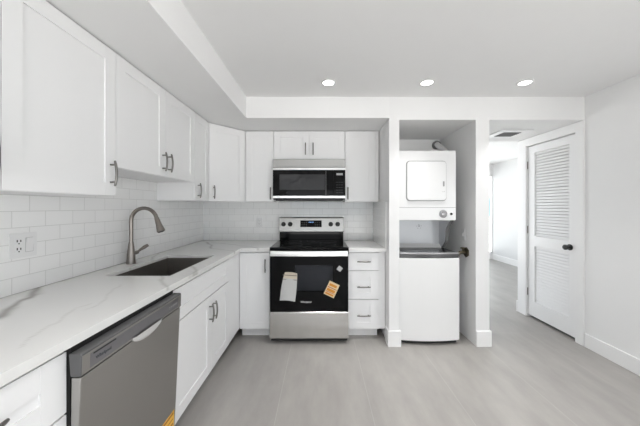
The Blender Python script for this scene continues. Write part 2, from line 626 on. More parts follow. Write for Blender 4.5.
# louvred closet door, local x from the hinge (far) side to the knob side, front faces -y
DW_, DT = DY1 - DY0 - .012, 2.05
dl = thing('door_1', 'white two-panel louvred closet door with black knob', 'door', (XR + .010, DY1 - .006, 0), -PI / 2)
dl['kind'] = 'structure'
zb = .026
L0, L1 = .098, DW_ - .082
UP, LO = (.982, 1.965), (.20, .858)
fm = MB()
fm.slab([0, L0, L1, DW_], [zb, LO[0], LO[1], UP[0], UP[1], DT],
        lambda x, z: not (L0 < x < L1 and (LO[0] < z < LO[1] or UP[0] < z < UP[1])), 0, .035, (0, 2, 1))
fm.build('frame', M['trim'], dl, bevel=.002)
for (z0, z1) in (UP, LO):
    lv = MB()
    nsl = int(round((z1 - z0) / .0325))
    for k in range(nsl):
        zc = z0 + (k + .5) * (z1 - z0) / nsl
        lv.box(L0 - .002, L1 + .002, .017 - .0143, .017 + .0143, zc - .003, zc + .003, Matrix.Rotation(math.radians(74), 3, 'X'))
    lv.build('louver_panel', M['trim'], dl)
kz, kx = .918, DW_ - .072
kb = MB().tube([(kx, -.001, kz), (kx, -.008, kz), (kx, -.010, kz)], [.031, .031, .026], 20)
kb.tube([(kx, -.008, kz), (kx, -.03, kz), (kx, -.034, kz), (kx, -.042, kz), (kx, -.055, kz), (kx, -.064, kz), (kx, -.066, kz)], [.011, .010, .019, .0265, .027, .019, .008], 20)
kn = kb.build('knob', M['knob'], dl, smooth=True)
kn['label'] = 'round black knob'
for hz in (.30, 1.05, 1.83):
    MB().cyl((-.003, -.004, hz - .045), (-.003, -.004, hz + .045), .006, n=12).build('hinge', M['nickel'], dl)


# ------------------------------------------------------------------ recessed ceiling lights
ring_me = MB().ring((0, 0, 0), (0, 0, -1), .062, .046, .006).mesh('trim_ring', M['trim'], True)
lens_me = MB().cyl((0, 0, -.001), (0, 0, -.003), .0465, n=28).mesh('lens', M['lens'])
LIGHTS = [(.063, 2.256, 'round recessed ceiling light in line with the range'),
          (.892, 2.256, 'round recessed ceiling light in front of the stacked laundry unit'),
          (1.717, 2.256, 'round recessed ceiling light in front of the hall opening'),
          (.063, .55, 'added unseen ceiling light behind the viewer by the soffit'),  # rows from here on are unseen, added to light the room
          (.892, .55, 'added unseen ceiling light overhead in mid room'),
          (1.717, .55, 'added unseen ceiling light overhead beside the plain wall'),
          (.063, -1.1, 'added unseen ceiling light by the rear glazing and soffit'),
          (1.717, -1.1, 'added unseen ceiling light by the rear glazing and plain wall')]
for x, y, lab in LIGHTS:
    t = thing('recessed_light', lab, 'ceiling light', (x, y, ZC), 0, 'recessed ceiling lights')
    put('trim_ring', ring_me, t)
    put('lens', lens_me, t)
    ld = bpy.data.lights.new('downlight_beam', 'AREA')
    ld.shape = 'DISK'
    ld.size = .09
    ld.energy = LAMP_WATTS if y > 2 else LAMP_WATTS * 2.2  # added rows boosted to brighten the counter and base cabinets
    ld.color = LAMP_COLOR
    ld.spread = math.radians(74 if y > 2 else 112)
    put('downlight_beam', ld, t, (0, 0, -.008))

# ------------------------------------------------------------------ cabinets
def pull_mesh():
    mb = MB()
    for s in (-1, 1):
        mb.cyl((0, 0, s * .046), (0, -.026, s * .046), .0048, n=10)
    pts, rs = [], []
    for k in range(13):
        t = -1 + 2 * k / 12
        pts.append((0, -.033 + .009 * t * t, t * .067))
        rs.append(.0062 if abs(t) < .95 else .005)
    mb.tube(pts, rs, 10)
    return mb.mesh('handle', M['nickel'], True)


PULL = pull_mesh()


def shaker(w, h, t, rail, stile, rec=.0065):
    """A five-piece shaker front (stiles, rails a hair lower, recessed panel): x 0..w, z 0..h, face at y=0, back at y=t."""
    xs, zs = [0, stile, w - stile, w], [0, rail, h - rail, h]
    Y = [[0 if i != 1 else (rec if j == 1 else .0008) for j in range(3)] for i in range(3)]
    ids, vs, fs = {}, [], []
    def vid(x, y, z):
        q = (round(x, 5), round(y, 5), round(z, 5))
        if q not in ids:
            ids[q] = len(vs)
            vs.append(q)
        return ids[q]
    def face(*pts):
        f = []
        for p in pts:
            k = vid(*p)
            if k not in f:
                f.append(k)
        if len(f) > 2:
            fs.append(tuple(f))
    for i in range(3):
        for j in range(3):
            x0, x1, z0, z1, y = xs[i], xs[i + 1], zs[j], zs[j + 1], Y[i][j]
            face((x0, y, z0), (x1, y, z0), (x1, y, z1), (x0, y, z1))
            if i < 2 and Y[i + 1][j] != y:
                face((x1, y, z0), (x1, Y[i + 1][j], z0), (x1, Y[i + 1][j], z1), (x1, y, z1))
            if j < 2 and Y[i][j + 1] != y:
                face((x0, y, z1), (x1, y, z1), (x1, Y[i][j + 1], z1), (x0, Y[i][j + 1], z1))
            if i == 0:
                face((x0, y, z0), (x0, y, z1), (x0, t, z1), (x0, t, z0))
            if i == 2:
                face((x1, y, z0), (x1, t, z0), (x1, t, z1), (x1, y, z1))
            if j == 0:
                face((x0, y, z0), (x0, t, z0), (x1, t, z0), (x1, y, z0))
            if j == 2:
                face((x0, y, z1), (x1, y, z1), (x1, t, z1), (x0, t, z1))
            face((x0, t, z0), (x0, t, z1), (x1, t, z1), (x1, t, z0))
    return MB().add(vs, fs)


def front(parent, kind, x0, x1, z0, z1, pull=None, rail=.07, stile=.07, y=0.0, t=.019):
    g = .0016
    o = shaker(x1 - x0 - 2 * g, z1 - z0 - 2 * g, t, rail, stile).build(kind, M['cab'], parent, loc=(x0 + g, y, z0 + g))
    if pull:
        px, pz, hor = pull
        h = put('handle', PULL, o, (px - x0 - g, 0, pz - z0 - g), (0, PI / 2 if hor else 0, 0))
        h['label'] = 'brushed nickel bow pull'
    return o


def wall_cabinet(label, loc, rz, w, depth, z0, z1, fronts, extra=None, hollow=False):
    t = thing('wall_cabinet', label, 'wall cabinet', (loc[0], loc[1], z0), rz, 'white shaker wall cabinets')
    MB().box(.001, w - .001, .021, depth, 0, z1 - z0).build('body', M['cab'], t)
    for f in fronts:
        front(t, 'door', f[0], f[1], 0, z1 - z0, (f[2], f[3] - z0, False) if f[2] is not None else None, rail=.068, stile=.068)
    if extra:
        extra(t)
    return t


FXL = -1.115           # faces of the wall cabinets on the sink side
UT = 2.166
UD = FXL - XL - .009   # depth to the tile face
wall_cabinet('large white wall cabinet with tall doors above the outlet plate, nearest of its row', (FXL, .412, 0), PI / 2, 1.045, UD, 1.387, UT,
             [(0, .522, .522 - .035, 1.50), (.522, 1.045, 1.045 - .038, 1.505)])
wall_cabinet('short white two-door wall cabinet hanging above the sink and faucet', (FXL, 1.459, 0), PI / 2, .903, UD, 1.543, UT,
             [(0, .463, .463 - .036, 1.645), (.463, .903, .463 + .034, 1.645)])
wall_cabinet('narrow tall white wall cabinet between the short two-door one and the angled corner one', (FXL, 2.364, 0), PI / 2, .300, UD, 1.383, UT,
             [(0, .300, .06, 1.475)])
# angled corner cabinet
A = Vector((FXL - .003, 2.668))
B = Vector((-.838, 2.968))
t = thing('wall_cabinet', 'angled white corner wall cabinet with one wide door where the two runs meet', 'wall cabinet', (A.x, A.y, 1.383), 0, 'white shaker wall cabinets')
dirv = (B - A).normalized()
nrm = Vector((dirv.y, -dirv.x))
a2, b2 = A - nrm * .021, B - nrm * .021
pc = [(p[0] - A.x, p[1] - A.y) for p in ((XL + .009, 2.668), (a2.x, 2.668), (a2.x + .004, a2.y + .001), (b2.x, b2.y), (B.x, b2.y + .004), (B.x, YB - .009), (XL + .009, YB - .009))]
MB().prism(pc, 2, 0, UT - 1.383).build('body', M['cab'], t)
wdoor = (B - A).length
d_ = front(t, 'door', .004, wdoor - .004, 0, UT - 1.383, (.05, .092, False), rail=.068, stile=.068)
d_.rotation_euler = (0, 0, math.atan2(dirv.y, dirv.x))
d_.location = (dirv.x * .004, dirv.y * .004, .0016)

FYB = 2.97             # faces of the wall cabinets on the range side
UDB = YB - FYB - .009
wall_cabinet('single-door white wall cabinet between the angled corner cabinet and the microwave', (-.834, FYB, 0), 0, .310, UDB, 1.383, UT,
             [(0, .310, .310 - .032, 1.475)])
wall_cabinet('small white two-door wall cabinet directly above the microwave', (-.522, FYB, 0), 0, .786, UDB, 1.853, UT,
             [(0, .393, .393 - .042, 1.965), (.393, .786, .393 + .042, 1.965)])
wall_cabinet('single-door white wall cabinet between the microwave and the partition wall', (.266, FYB, 0), 0, .335, UDB, 1.383, UT,
             [(0, .335, .030, 1.475)],
             extra=lambda t: MB().box(.336, .374, .002, .02, 0, UT - 1.383).build('filler', M['cab'], t))

# base cabinets
FBL = -.812
CB = .881              # underside of the worktop
BD = FBL - XL - .002


def base_cabinet(label, loc, rz, w, depth, fronts, hollow=False, extra=None, toe=True):
    t = thing('base_cabinet', label, 'base cabinet', loc, rz, 'white shaker base cabinets')
    z0, z1 = .105, CB - .002
    mb = MB()
    if hollow:
        mb.box(.001, .018, .021, depth, z0, z1).box(w - .018, w - .001, .021, depth, z0, z1)
        mb.box(.018, w - .018, .021, depth, z0, z0 + .018).box(.018, w - .018, depth - .008, depth, z0, z1)
        mb.box(.018, w - .018, .021, .04, z1 - .07, z1)
    else:
        mb.box(.001, w - .001, .021, depth, z0, z1)
    mb.build('body', M['cab'], t)
    if toe:
        MB().box(.001, w - .001, .09, .105, .001, z0).build('toe_kick', M['cab'], t)
    for kind, x0, x1, a, b_, pull, rail, stile in fronts:
        front(t, kind, x0, x1, a, b_, pull, rail, stile)
    if extra:
        extra(t)
    return t


base_cabinet('white base cabinet with a drawer over a door, beside the dishwasher at the frame edge', (FBL, .394, 0), PI / 2, .462, BD,
             [('drawer', 0, .462, .672, .868, (.213, .793, True), .078, .078), ('door', 0, .462, .114, .668, None, .078, .078)])
base_cabinet('white two-door sink base cabinet beyond the dishwasher', (FBL, 1.462, 0), PI / 2, .90, BD,
             [('drawer', 0, .90, .676, .868, None, .07, .07),
              ('door', 0, .522, .114, .672, (.522 - .034, .556, False), .07, .07), ('door', .522, .90, .114, .672, (.522 + .03, .556, False), .07, .07)],
             hollow=True,
             extra=lambda t: MB().box(.902, 1.215, .004, .021, .114, .868).build('filler', M['cab'], t))
FBB = 2.68
base_cabinet('white single-door base cabinet in the corner next to the range', (-.8145, FBB, 0), 0, .306, YB - FBB - .009,
             [('door', 0, .302, .105, .868, (.302 - .042, .742, False), .065, .065)],
             extra=lambda t: MB().box(-.6, 0.0, .03, .60, .105, .879).build('blind_corner', M['cab'], t))
base_cabinet('white three-drawer base cabinet between the range and the partition wall', (.272, FBB, 0), 0, .308, YB - FBB - .009,
             [('drawer', 0, .308, .690, .868, (.154, .782, True), .06, .075),
              ('drawer', 0, .308, .402, .687, (.154, .530, True), .065, .085),
              ('drawer', 0, .308, .105, .399, (.154, .245, True), .065, .085)],
             extra=lambda t: MB().box(.309, .373, .012, .03, .105, .879).build('filler', M['cab'], t))

# ------------------------------------------------------------------ worktops
SX0, SX1, SY0, SY1 = -1.300, -.906, 1.608, 2.278     # sink cut-out
CE = -.796


def px2(x, y):
    d = (H - .914) * 268 / (y - 206.5)
    return ((x - 321) * d / 268, d)


VEINS = [  # picture-traced slab veins: width (m), strength, points
    (.026, .95, [(-12, 322), (0, 316), (9, 309)]), (.016, .95, [(9, 309), (18, 303), (28, 298), (33, 295)]),
    (.027, .9, [(33, 295), (35, 291), (36, 287)]), (.008, .6, [(36, 287), (46, 283)]),
    (.014, .55, [(196, 240.6), (206, 242), (211, 245), (211, 248.5)]), (.009, .55, [(211, 248.5), (222, 249.5), (233, 251), (239, 253)]),
    (.011, .5, [(211, 242.6), (228, 244), (245, 246), (257, 248), (265, 250.5)]),
    (.012, .42, [(167, 249.5), (161, 252.5), (154, 256), (152, 260)]), (.007, .35, [(152, 260), (140, 262), (128, 268)]),
    (.014, .5, [(189, 264), (194, 268.5), (196, 272), (191, 277), (184, 282)]), (.008, .4, [(184, 282), (178, 286), (170, 293)]),
    (.014, .42, [(160, 276.5), (161, 280), (165, 284)]), (.010, .4, [(165, 284), (171, 289), (176, 289)]),
    (.005, .28, [(20, 347), (33, 337), (41, 331), (56, 322), (76, 309), (92, 303)]),
    (.005, .25, [(88, 310), (101, 303), (113, 290), (121, 284)]),
]
segs = []
for wd, stg, pts in VEINS:
    q = [px2(*p) for p in pts]
    for a, b_ in zip(q, q[1:]):
        segs.append((np.array(a), np.array(b_), wd, stg))
segs.append((np.array((.30, 2.75)), np.array((.42, 2.9)), .006, .25))
segs.append((np.array((.42, 2.9)), np.array((.64, 2.98)), .005, .2))


def fine(cuts, step):
    out = []
    for a, b_ in zip(cuts, cuts[1:]):
        k = max(1, int(round((b_ - a) / step)))
        out += lin(a, b_, k)[:-1]
    return out + [cuts[-1]]


def worktop(label, xs, ys, inside, edges):
    mb = MB().slab(fine(xs, .009), fine(ys, .009), inside, .893, .914)
    for e in edges:
        mb.box(*e, CB, .8935)
    o = mb.build('countertop', M['quartz'])
    me = o.data
    co = np.empty(len(me.vertices) * 3)
    me.vertices.foreach_get('co', co)
    co = co.reshape(-1, 3)
    wob = np.stack([.006 * np.sin(31 * co[:, 1] + 7 * co[:, 0]) + .004 * np.sin(83 * co[:, 1] + 40 * co[:, 0]),
                    .006 * np.sin(27 * co[:, 0] - 9 * co[:, 1]) + .004 * np.sin(71 * co[:, 0] + 33 * co[:, 1])], 1)
    P = co[:, :2] + wob
    val = np.zeros(len(P))
    for a, b_, wd, stg in segs:
        ab = b_ - a
        tt = np.clip(((P - a) @ ab) / (ab @ ab), 0, 1)
        dd = np.linalg.norm(P - a - tt[:, None] * ab, axis=1)
        val = np.maximum(val, stg * np.exp(-(dd / wd) ** 2 * 1.6))
    at = me.attributes.new('vein', 'FLOAT', 'POINT')
    at.data.foreach_set('value', val.astype(np.float32))
    tag(o, label, 'countertop')
    return o


worktop('L-shaped white quartz countertop with grey veins, sink set into it', [XL, SX0, SX1, CE, -.503], [.15, SY0, SY1, 2.66, YB],
        lambda x, y: (x < CE or y > 2.66) and not (SX0 < x < SX1 and SY0 < y < SY1),
        [(CE - .035, CE, .15, 2.695), (CE, -.503, 2.66, 2.695), (-.538, -.503, 2.695, YB), (XL, CE - .035, .15, .185)])
worktop('short white quartz countertop on the three-drawer cabinet', [.273, .649], [2.66, YB], lambda x, y: True, [(.273, .649, 2.66, 2.695), (.273, .308, 2.695, YB)])

# ------------------------------------------------------------------ sink
sx, sy = (SX0 + SX1) / 2, (SY0 + SY1) / 2
t = thing('kitchen_sink', 'dark stainless undermount sink basin set in the quartz countertop', 'sink', (sx, sy, .65))
hw, hh = (SX1 - SX0) / 2, (SY1 - SY0) / 2
top = .8925 - .65
mb = MB()
mb.slab([-hw - .02, -hw, hw, hw + .02], [-hh - .02, -hh, hh, hh + .02], lambda x, y: not (abs(x) < hw and abs(y) < hh), top - .003, top)
mb.slab([-hw - .003, -hw, hw, hw + .003], [-hh - .003, -hh, hh, hh + .003], lambda x, y: not (abs(x) < hw and abs(y) < hh), 0, top)
mb.box(-hw, hw, -hh, hh, -.003, .0)
mb.build('basin', M['sink'], t)
MB().ring((0, .05, 0), (0, 0, 1), .055, .038, .003).cyl((0, .05, 0), (0, .05, .002), .038, n=20).build('drain', M['nickel'], t, smooth=True)

# ------------------------------------------------------------------ faucet
t = thing('kitchen_faucet', 'tall arched brushed nickel pull-down faucet standing behind the sink', 'faucet', (-1.383, 1.952, .914))
MB().tube([(0, 0, 0), (0, 0, .008), (0, 0, .03), (0, 0, .07), (0, 0, .11), (0, 0, .16)], [.031, .031, .028, .0255, .0205, .015], 22).build('body', M['faucet'], t, smooth=True)
arc = [(0, 0, .15), (0, 0, .31)]
R = .094
for k in range(1, 15):
    a = PI - (PI - .23) * k / 14
    arc.append((R + R * math.cos(a), 0, .31 + R * math.sin(a)))
MB().tube(arc, .0132, 16).build('spout', M['faucet'], t, smooth=True)
e1, e0 = Vector(arc[-1]), Vector(arc[-2])
dv = (e1 - e0).normalized()
hd = MB().tube([e1 + dv * s for s in (-.002, 0, .012, .014, .05, .088, .100, .104)], [.0135, .0155, .0155, .0165, .0195, .0265, .0275, .024], 18).build('spray_head', M['faucet'], t, smooth=True)
MB().cyl(e1 + dv * .103, e1 + dv * .107, .021, n=18).build('nozzle', M['blackmat'], hd)
lv = Vector((.045, .108, 0))
MB().tube([(0, 0, .072), (.012, .028, .075), (.020, .045, .078)], [.016, .015, .013], 14).build('valve_stub', M['faucet'], t, smooth=True)
MB().tube([(.016, .038, .077), (.026, .062, .092), (.038, .09, .107), (.049, .112, .119)], [.008, .009, .0135, .011], 12).build('lever', M['faucet'], t, smooth=True)

# ------------------------------------------------------------------ outlets on the tile
def slots(mb, x, z):
    """one socket: two upright slots and a round ground hole on the face y=-.0075"""
    mb.box(x - .0095, x - .0055, -.0082, -.006, z - .002, z + .009).box(x + .0055, x + .0095, -.0082, -.006, z - .002, z + .008)
    mb.cyl((x, -.006, z - .0095), (x, -.0082, z - .0095), .003, n=10)


t = thing('outlet_plate', 'white two-gang plate with socket and rocker switch on the tile beside the faucet run', 'outlet', (XL + .008, 1.302, 1.143), PI / 2)
MB().prism(round_rect(.119, .119, .006), 1, -.0065, -.0002).build('plate', M['plastic'], t, bevel=.0015)
sk = MB().prism(round_rect(.034, .068, .004), 1, -.0085, -.004)
for v in range(len(sk.v)):
    p = sk.v[v]
    sk.v[v] = (p[0] - .024, p[1], p[2])
rr0 = [(x + .024, z) for x, z in round_rect(.037, .071, .003)]
so = sk.build('socket', M['plastic'], t, bevel=.0008)
hm = MB()
slots(hm, -.024, .019)
slots(hm, -.024, -.019)
hm.v = [(p[0], p[1] - .0015, p[2]) for p in hm.v]
hm.build('slots', M['holes'], so)
MB().prism(rr0, 1, -.0068, -.004).build('switch_gap', M['ventgrey'], t)
rk = MB().prism([(-.0075, -.034), (-.0085, .0), (-.0135, .034), (-.004, .034), (-.004, -.034)], 0, .007, .041)
rk.build('rocker_switch', M['plastic'], t, bevel=.0008)

t = thing('outlet_plate', 'small white outlet plate on the tile between the corner and the range', 'outlet', (-.757, YB - .008, 1.139), 0)
MB().prism(round_rect(.075, .117, .006), 1, -.005, -.0002).build('plate', M['plastic'], t, bevel=.0015)
so = MB().prism(round_rect(.034, .068, .004), 1, -.007, -.004).build('socket', M['plastic'], t, bevel=.0008)
hm = MB()
slots(hm, 0, .019)
slots(hm, 0, -.019)
hm.build('slots', M['ventgrey'], so)

# ------------------------------------------------------------------ dishwasher (local x = along the run, front faces -y)
DW0, DWW = .861, .591
t = thing('dishwasher', 'built-in stainless dishwasher with its door slightly tipped under the countertop', 'dishwasher', (-.80, DW0, 0), PI / 2)
MB().box(-.003, DWW + .003, .004, .60, .10, CB - .002).build('tub', M['blackgap'], t)
MB().box(.0, DWW, .07, .09, .002, .10).build('toe_panel', M['blackmat'], t)
def dwx(z):   # front of the tipped door in local y
    return -.008 - .034 * (z - .11) / .752
pr = [(dwx(.11), .11), (dwx(.786), .786), (dwx(.786) + .03, .786), (dwx(.11) + .0075, .11)]
MB().prism(pr, 0, -.012, DWW - .002).build('door_panel', M['steel_dark'], t, bevel=.003)
pr = [(dwx(.79) - .002, .79), (dwx(.862) - .001, .858), (dwx(.862) + .004, .863), (dwx(.862) + .04, .863), (dwx(.79) + .032, .79)]
cp = MB().prism(pr, 0, -.014, DWW).build('control_panel', M['ctrlside'], t, bevel=.003)
tilt = math.atan2(.034, .752)
def on_panel(mb, x0, x1, z0, z1, h=.001):
    yb = [dwx(z0) - .0022, dwx(z1) - .0016]
    return mb.prism([(yb[0] - h, z0), (yb[1] - h, z1), (yb[1] + .002, z1), (yb[0] + .002, z0)], 0, x0, x1)
on_panel(MB(), -.011, DWW - .003, .793, .855, .0004).build('fascia', M['steel_dark'], cp)
on_panel(MB(), .018, DWW - .03, .800, .848, .0010).build('control_strip', M['ctrl'], cp)
on_panel(MB(), .030, .128, .8405, .845, .0016).build('indicator_slot', M['blackmat'], cp)
tk = MB()
for k in range(5):
    on_panel(tk, .475 + k * .016, .484 + k * .016, .822, .826, .0014)
    on_panel(tk, .477 + k * .016, .482 + k * .016, .8155, .8175, .0014)
tk.build('button_marks', M['gtext'], cp)
text('lettering', 'Whirlpool', .016, M['dtext'], cp, (.073, dwx(.822) - .0036, .822), (PI / 2 - tilt, 0, 0))
# pocket handle: half-moon scoop at the lower edge of the control panel
hp = []
for k in range(17):
    a = PI + PI * k / 16
    hp.append((.315 + .098 * math.cos(a), .800 + .038 * math.sin(a)))
ph = MB()
nn = len(hp)
vs = [(x, dwx(z) - .004, z) for x, z in hp] + [(x, dwx(z) + .006, z) for x, z in hp] + \
     [(.315 + (x - .315) * .9, dwx(z) - .011, .800 + (z - .800) * .72) for x, z in hp]
fs = [(i, i + 1, nn + i + 1, nn + i) for i in range(nn - 1)] + [(i, i + 1, 2 * nn + i + 1, 2 * nn + i) for i in range(nn - 1)]
fs.append(tuple(range(2 * nn, 3 * nn)))
ph.add(vs, fs)
hnd = ph.build('pocket_handle', M['chrome'], t)
hnd['label'] = 'bright half-moon pocket handle'

# energy label on the dishwasher door
lb = thing('energy_label', 'yellow and black energy label stuck low on the dishwasher door', 'label', (-.80, DW0, 0), PI / 2)
def dlab(mb, x0, x1, z0, z1, h):
    return mb.prism([(dwx(z0) - h, z0), (dwx(z1) - h, z1), (dwx(z1) - h + .0005, z1), (dwx(z0) - h + .0005, z0)], 0, x0, x1)
dlab(MB(), .42, .574, .03 + .09, .245, .001).build('sheet', M['yellow'], lb)
st = MB()
for z0, z1 in ((.226, .238), (.200, .206), (.172, .182), (.14, .145)):
    dlab(st, .43, .564, z0, z1, .0014)
st.build('print', M['brown'], lb)

# ------------------------------------------------------------------ range
RX, RW = -.497, .765
RY = 2.588
t = thing('range', 'stainless and black electric range standing between the base cabinets', 'range', (RX, RY, 0))
BKY = YB - .012 - RY
MB().box(.004, RW - .004, .045, BKY, .05, .905).build('body', M['blackmat'], t)
for x, y in ((.05, .10), (RW - .05, .10), (.05, BKY - .06), (RW - .05, BKY - .06)):
    MB().cyl((x, y, .001), (x, y, .05), .018, n=12).build('foot', M['blackmat'], t)
ct = MB().prism([(-.004, .868), (.002, .905), (-.002, .918), (.004, .931), (.012, .934), (BKY - .05, .934), (BKY - .05, .906), (.04, .906), (.04, .868)], 0, 0, RW).build('cooktop', M['black'], t, bevel=.002)
br = MB()
for x, y, r in ((.2, .18, .105), (.57, .18, .08), (.2, .44, .08), (.57, .44, .105), (.385, .47, .045)):
    br.ring((x, y, .934), (0, 0, 1), r, r - .003, .0004, 36)
br.build('burner_ring', M['cavity'], ct)
bg = thing  # (unused alias)
GY = BKY - .085
back = MB().prism([(GY, 1.024), (GY - .006, 1.03), (GY + .012, 1.19), (GY + .022, 1.199), (BKY - .002, 1.199), (BKY - .002, 1.024)], 0, -.006, RW + .006).build('backguard', M['steel_mid'], t, bevel=.003)
MB().box(.0, RW, GY + .01, BKY - .004, .9345, 1.024).build('riser', M['black'], t, bevel=.002)
def gy(z):
    return GY - .006 + .018 * (z - 1.03) / .16
gt = math.atan2(.018, .16)
z0, z1 = 1.083, 1.163
dp = MB().prism([(gy(z0) - .002, z0), (gy(z1) - .002, z1), (gy(z1) + .004, z1), (gy(z0) + .004, z0)], 0, .249, .505).build('display', M['black'], back, bevel=.001)
dg_ = MB()
for k in range(4):
    x = .352 + k * .014 + (.005 if k > 1 else 0)
    zz = 1.136
    dg_.prism([(gy(zz) - .0028, zz), (gy(zz + .010) - .0028, zz + .010), (gy(zz + .010) - .002, zz + .010), (gy(zz) - .002, zz)], 0, x, x + .006)
dg_.build('clock_digits', M['display'], back)
for bx in (.262, .42):
    bt = MB()
    for k in range(3):
        for j in range(3):
            x = bx + k * .026
            zz = 1.094 + j * .020
            bt.prism([(gy(zz) - .0026, zz), (gy(zz + .004) - .0026, zz + .004), (gy(zz) - .002, zz)], 0, x, x + .014)
    bt.build('button_marks', M['rackdark'], back)
for kx in (.047, .127, .614, .697):
    zz = 1.118
    y_ = gy(zz)
    kb = MB().tube([(kx, y_ + .001, zz), (kx, y_ - .005, zz - .0006), (kx, y_ - .006, zz - .0006), (kx, y_ - .024, zz - .002), (kx, y_ - .027, zz - .0023)], [.028, .028, .0235, .021, .018], 22)
    kb.box(kx - .004, kx + .004, y_ - .031, y_ - .02, zz - .02, zz + .018)
    kb.build('knob', M['knob'], t, smooth=True)
# oven door
WXA, WXB, WZA, WZB = .243, .613, .504, .762
dr = MB().slab([.004, WXA, WXB, RW - .004], [.316, WZA, WZB, .862], lambda x, z: not (WXA < x < WXB and WZA < z < WZB), 0, .042, (0, 2, 1)).build('oven_door', M['black'], t, bevel=.002)
MB().slab([WXA - .01, WXA, WXB, WXB + .01], [WZA - .01, WZA, WZB, WZB + .01], lambda x, z: not (WXA < x < WXB and WZA < z < WZB), .05, .40, (0, 2, 1)).box(WXA - .01, WXB + .01, .395, .40, WZA - .01, WZB + .01).build('oven_cavity', M['cavity'], dr)
MB().box(WXA - .001, WXB + .001, .004, .007, WZA - .001, WZB + .001).build('window_glass', M['ovenglass'], dr)
rk = MB()
for rz_ in (.572, .69):
    rk.cyl((WXA, .062, rz_), (WXB, .062, rz_), .0035, n=8)
    rk.cyl((WXA, .30, rz_), (WXB, .30, rz_), .003, n=8)
    for k in range(12):
        x = WXA + .015 + k * (WXB - WXA - .03) / 11
        rk.cyl((x, .062, rz_), (x, .38, rz_), .0018, n=6)
for x in (WXA + .006, WXB - .006):
    rk.box(x - .004, x + .004, .055, .06, WZA, WZB)
rk.box(WXA, WXB, .055, .058, WZB - .012, WZB - .006)
rk.build('oven_rack', M['rack'], dr)
hb = MB()
n_ = 16
prof = []
for k in range(n_ + 1):
    u = k / n_
    prof.append((.012 + u * (RW - .024), -.030 - .014 * (1 - (2 * u - 1) ** 2)))
vs, fs = [], []
for (x, y) in prof:
    vs += [(x, y + .004, .853), (x, y - .005, .858), (x, y - .006, .880), (x, y - .003, .902), (x, y + .006, .906), (x, y + .016, .900), (x, y + .014, .856)]
for k in range(n_):
    for j in range(7):
        j2 = (j + 1) % 7
        fs.append((k * 7 + j, k * 7 + j2, k * 7 + 7 + j2, k * 7 + 7 + j))
fs += [tuple(range(7)), tuple(range(n_ * 7, n_ * 7 + 7))]
hb.add(vs, fs)
hb = hb.build('handle', M['steel_bright'], dr)
hb['label'] = 'wide polished steel bar handle'
for x in (.03, RW - .03):
    MB().box(x - .013, x + .013, -.024, .002, .846, .876).build('bracket', M['blackmat'], hb)
text('lettering', 'Whirlpool', .025, M['ltext'], dr, (.352, -.0006, .408), (PI / 2, 0, 0))
# storage drawer
MB().prism([(.004, .052), (-.004, .060), (-.006, .18), (-.004, .306), (.002, .311), (.042, .311), (.042, .052)], 0, .002, RW - .002).build('storage_drawer', M['steel_v'], t, bevel=.002)
MB().box(.01, RW - .01, .03, .05, .022, .052).build('kick_panel', M['blackmat'], t)

# papers and stickers on the oven door
lf = thing('instruction_leaflet', 'long white printed leaflet hanging on the black oven door', 'leaflet', (0, RY - .0015, 0))
def pxq(x, y, d):
    return ((x - 321) * d / 268, H - (y - 206.5) * d / 268)
rows = []
L = [(285.0, 272.2), (283.2, 278), (281.8, 285), (280.8, 292), (280.0, 300)]
Rr = [(297.3, 273.4), (297.2, 279), (296.8, 286), (296.2, 293), (295.2, 301.3)]
yo = [-.001, -.004, -.008, -.010, -.014]
def leaf(i0, i1, bow=True):
    vs, fs = [], []
    nc = 8
    for i in range(i0, i1 + 1):
        a, b_ = pxq(*L[i], RY), pxq(*Rr[i], RY)
        for k in range(nc + 1):
            u = k / nc
            vs.append((a[0] + (b_[0] - a[0]) * u, yo[i] - .008 * math.sin(PI * u) * (i / 4), a[1] + (b_[1] - a[1]) * u + (.010 * math.sin(PI * u) if i == 4 else 0) + (.006 * math.sin(PI * u) if i == 0 else 0)))
    for i in range(i1 - i0):
        for k in range(nc):
            a = i * (nc + 1) + k
            fs.append((a, a + 1, a + nc + 2, a + nc + 1))
    # give the sheet thickness
    nv = len(vs)
    vs += [(x, y + .0006, z) for x, y, z in vs]
    fs += [tuple(i + nv for i in f[::-1]) for f in fs]
    rowl = nc + 1
    edge = [k for k in range(rowl)] + [r * rowl + nc for r in range(1, i1 - i0 + 1)] + [(i1 - i0) * rowl + k for k in range(nc - 1, -1, -1)] + [r * rowl for r in range(i1 - i0 - 1, 0, -1)]
    for a, b_ in zip(edge, edge[1:] + edge[:1]):
        fs.append((a, b_, b_ + nv, a + nv))
    return MB().add(vs, fs)
leaf(0, 1).build('header_strip', M['beige'], lf)
leaf(1, 4).build('sheet', M['paper'], lf)
a, b_ = pxq(283.0, 279.4, RY), pxq(297.0, 280.4, RY)
bm_ = MB()
for dz in (0, .042):
    bm_.add([(a[0], -.0062, a[1] + dz), (b_[0], -.0062, b_[1] + dz), (b_[0], -.0062, b_[1] + dz + .007), (a[0], -.0062, a[1] + dz + .007),
             (a[0], -.0055, a[1] + dz), (b_[0], -.0055, b_[1] + dz), (b_[0], -.0055, b_[1] + dz + .007), (a[0], -.0055, a[1] + dz + .007)],
            [(0, 1, 2, 3), (7, 6, 5, 4), (0, 4, 5, 1), (1, 5, 6, 2), (2, 6, 7, 3), (3, 7, 4, 0)])
bm_.build('rule', M['inkgrey'], lf)

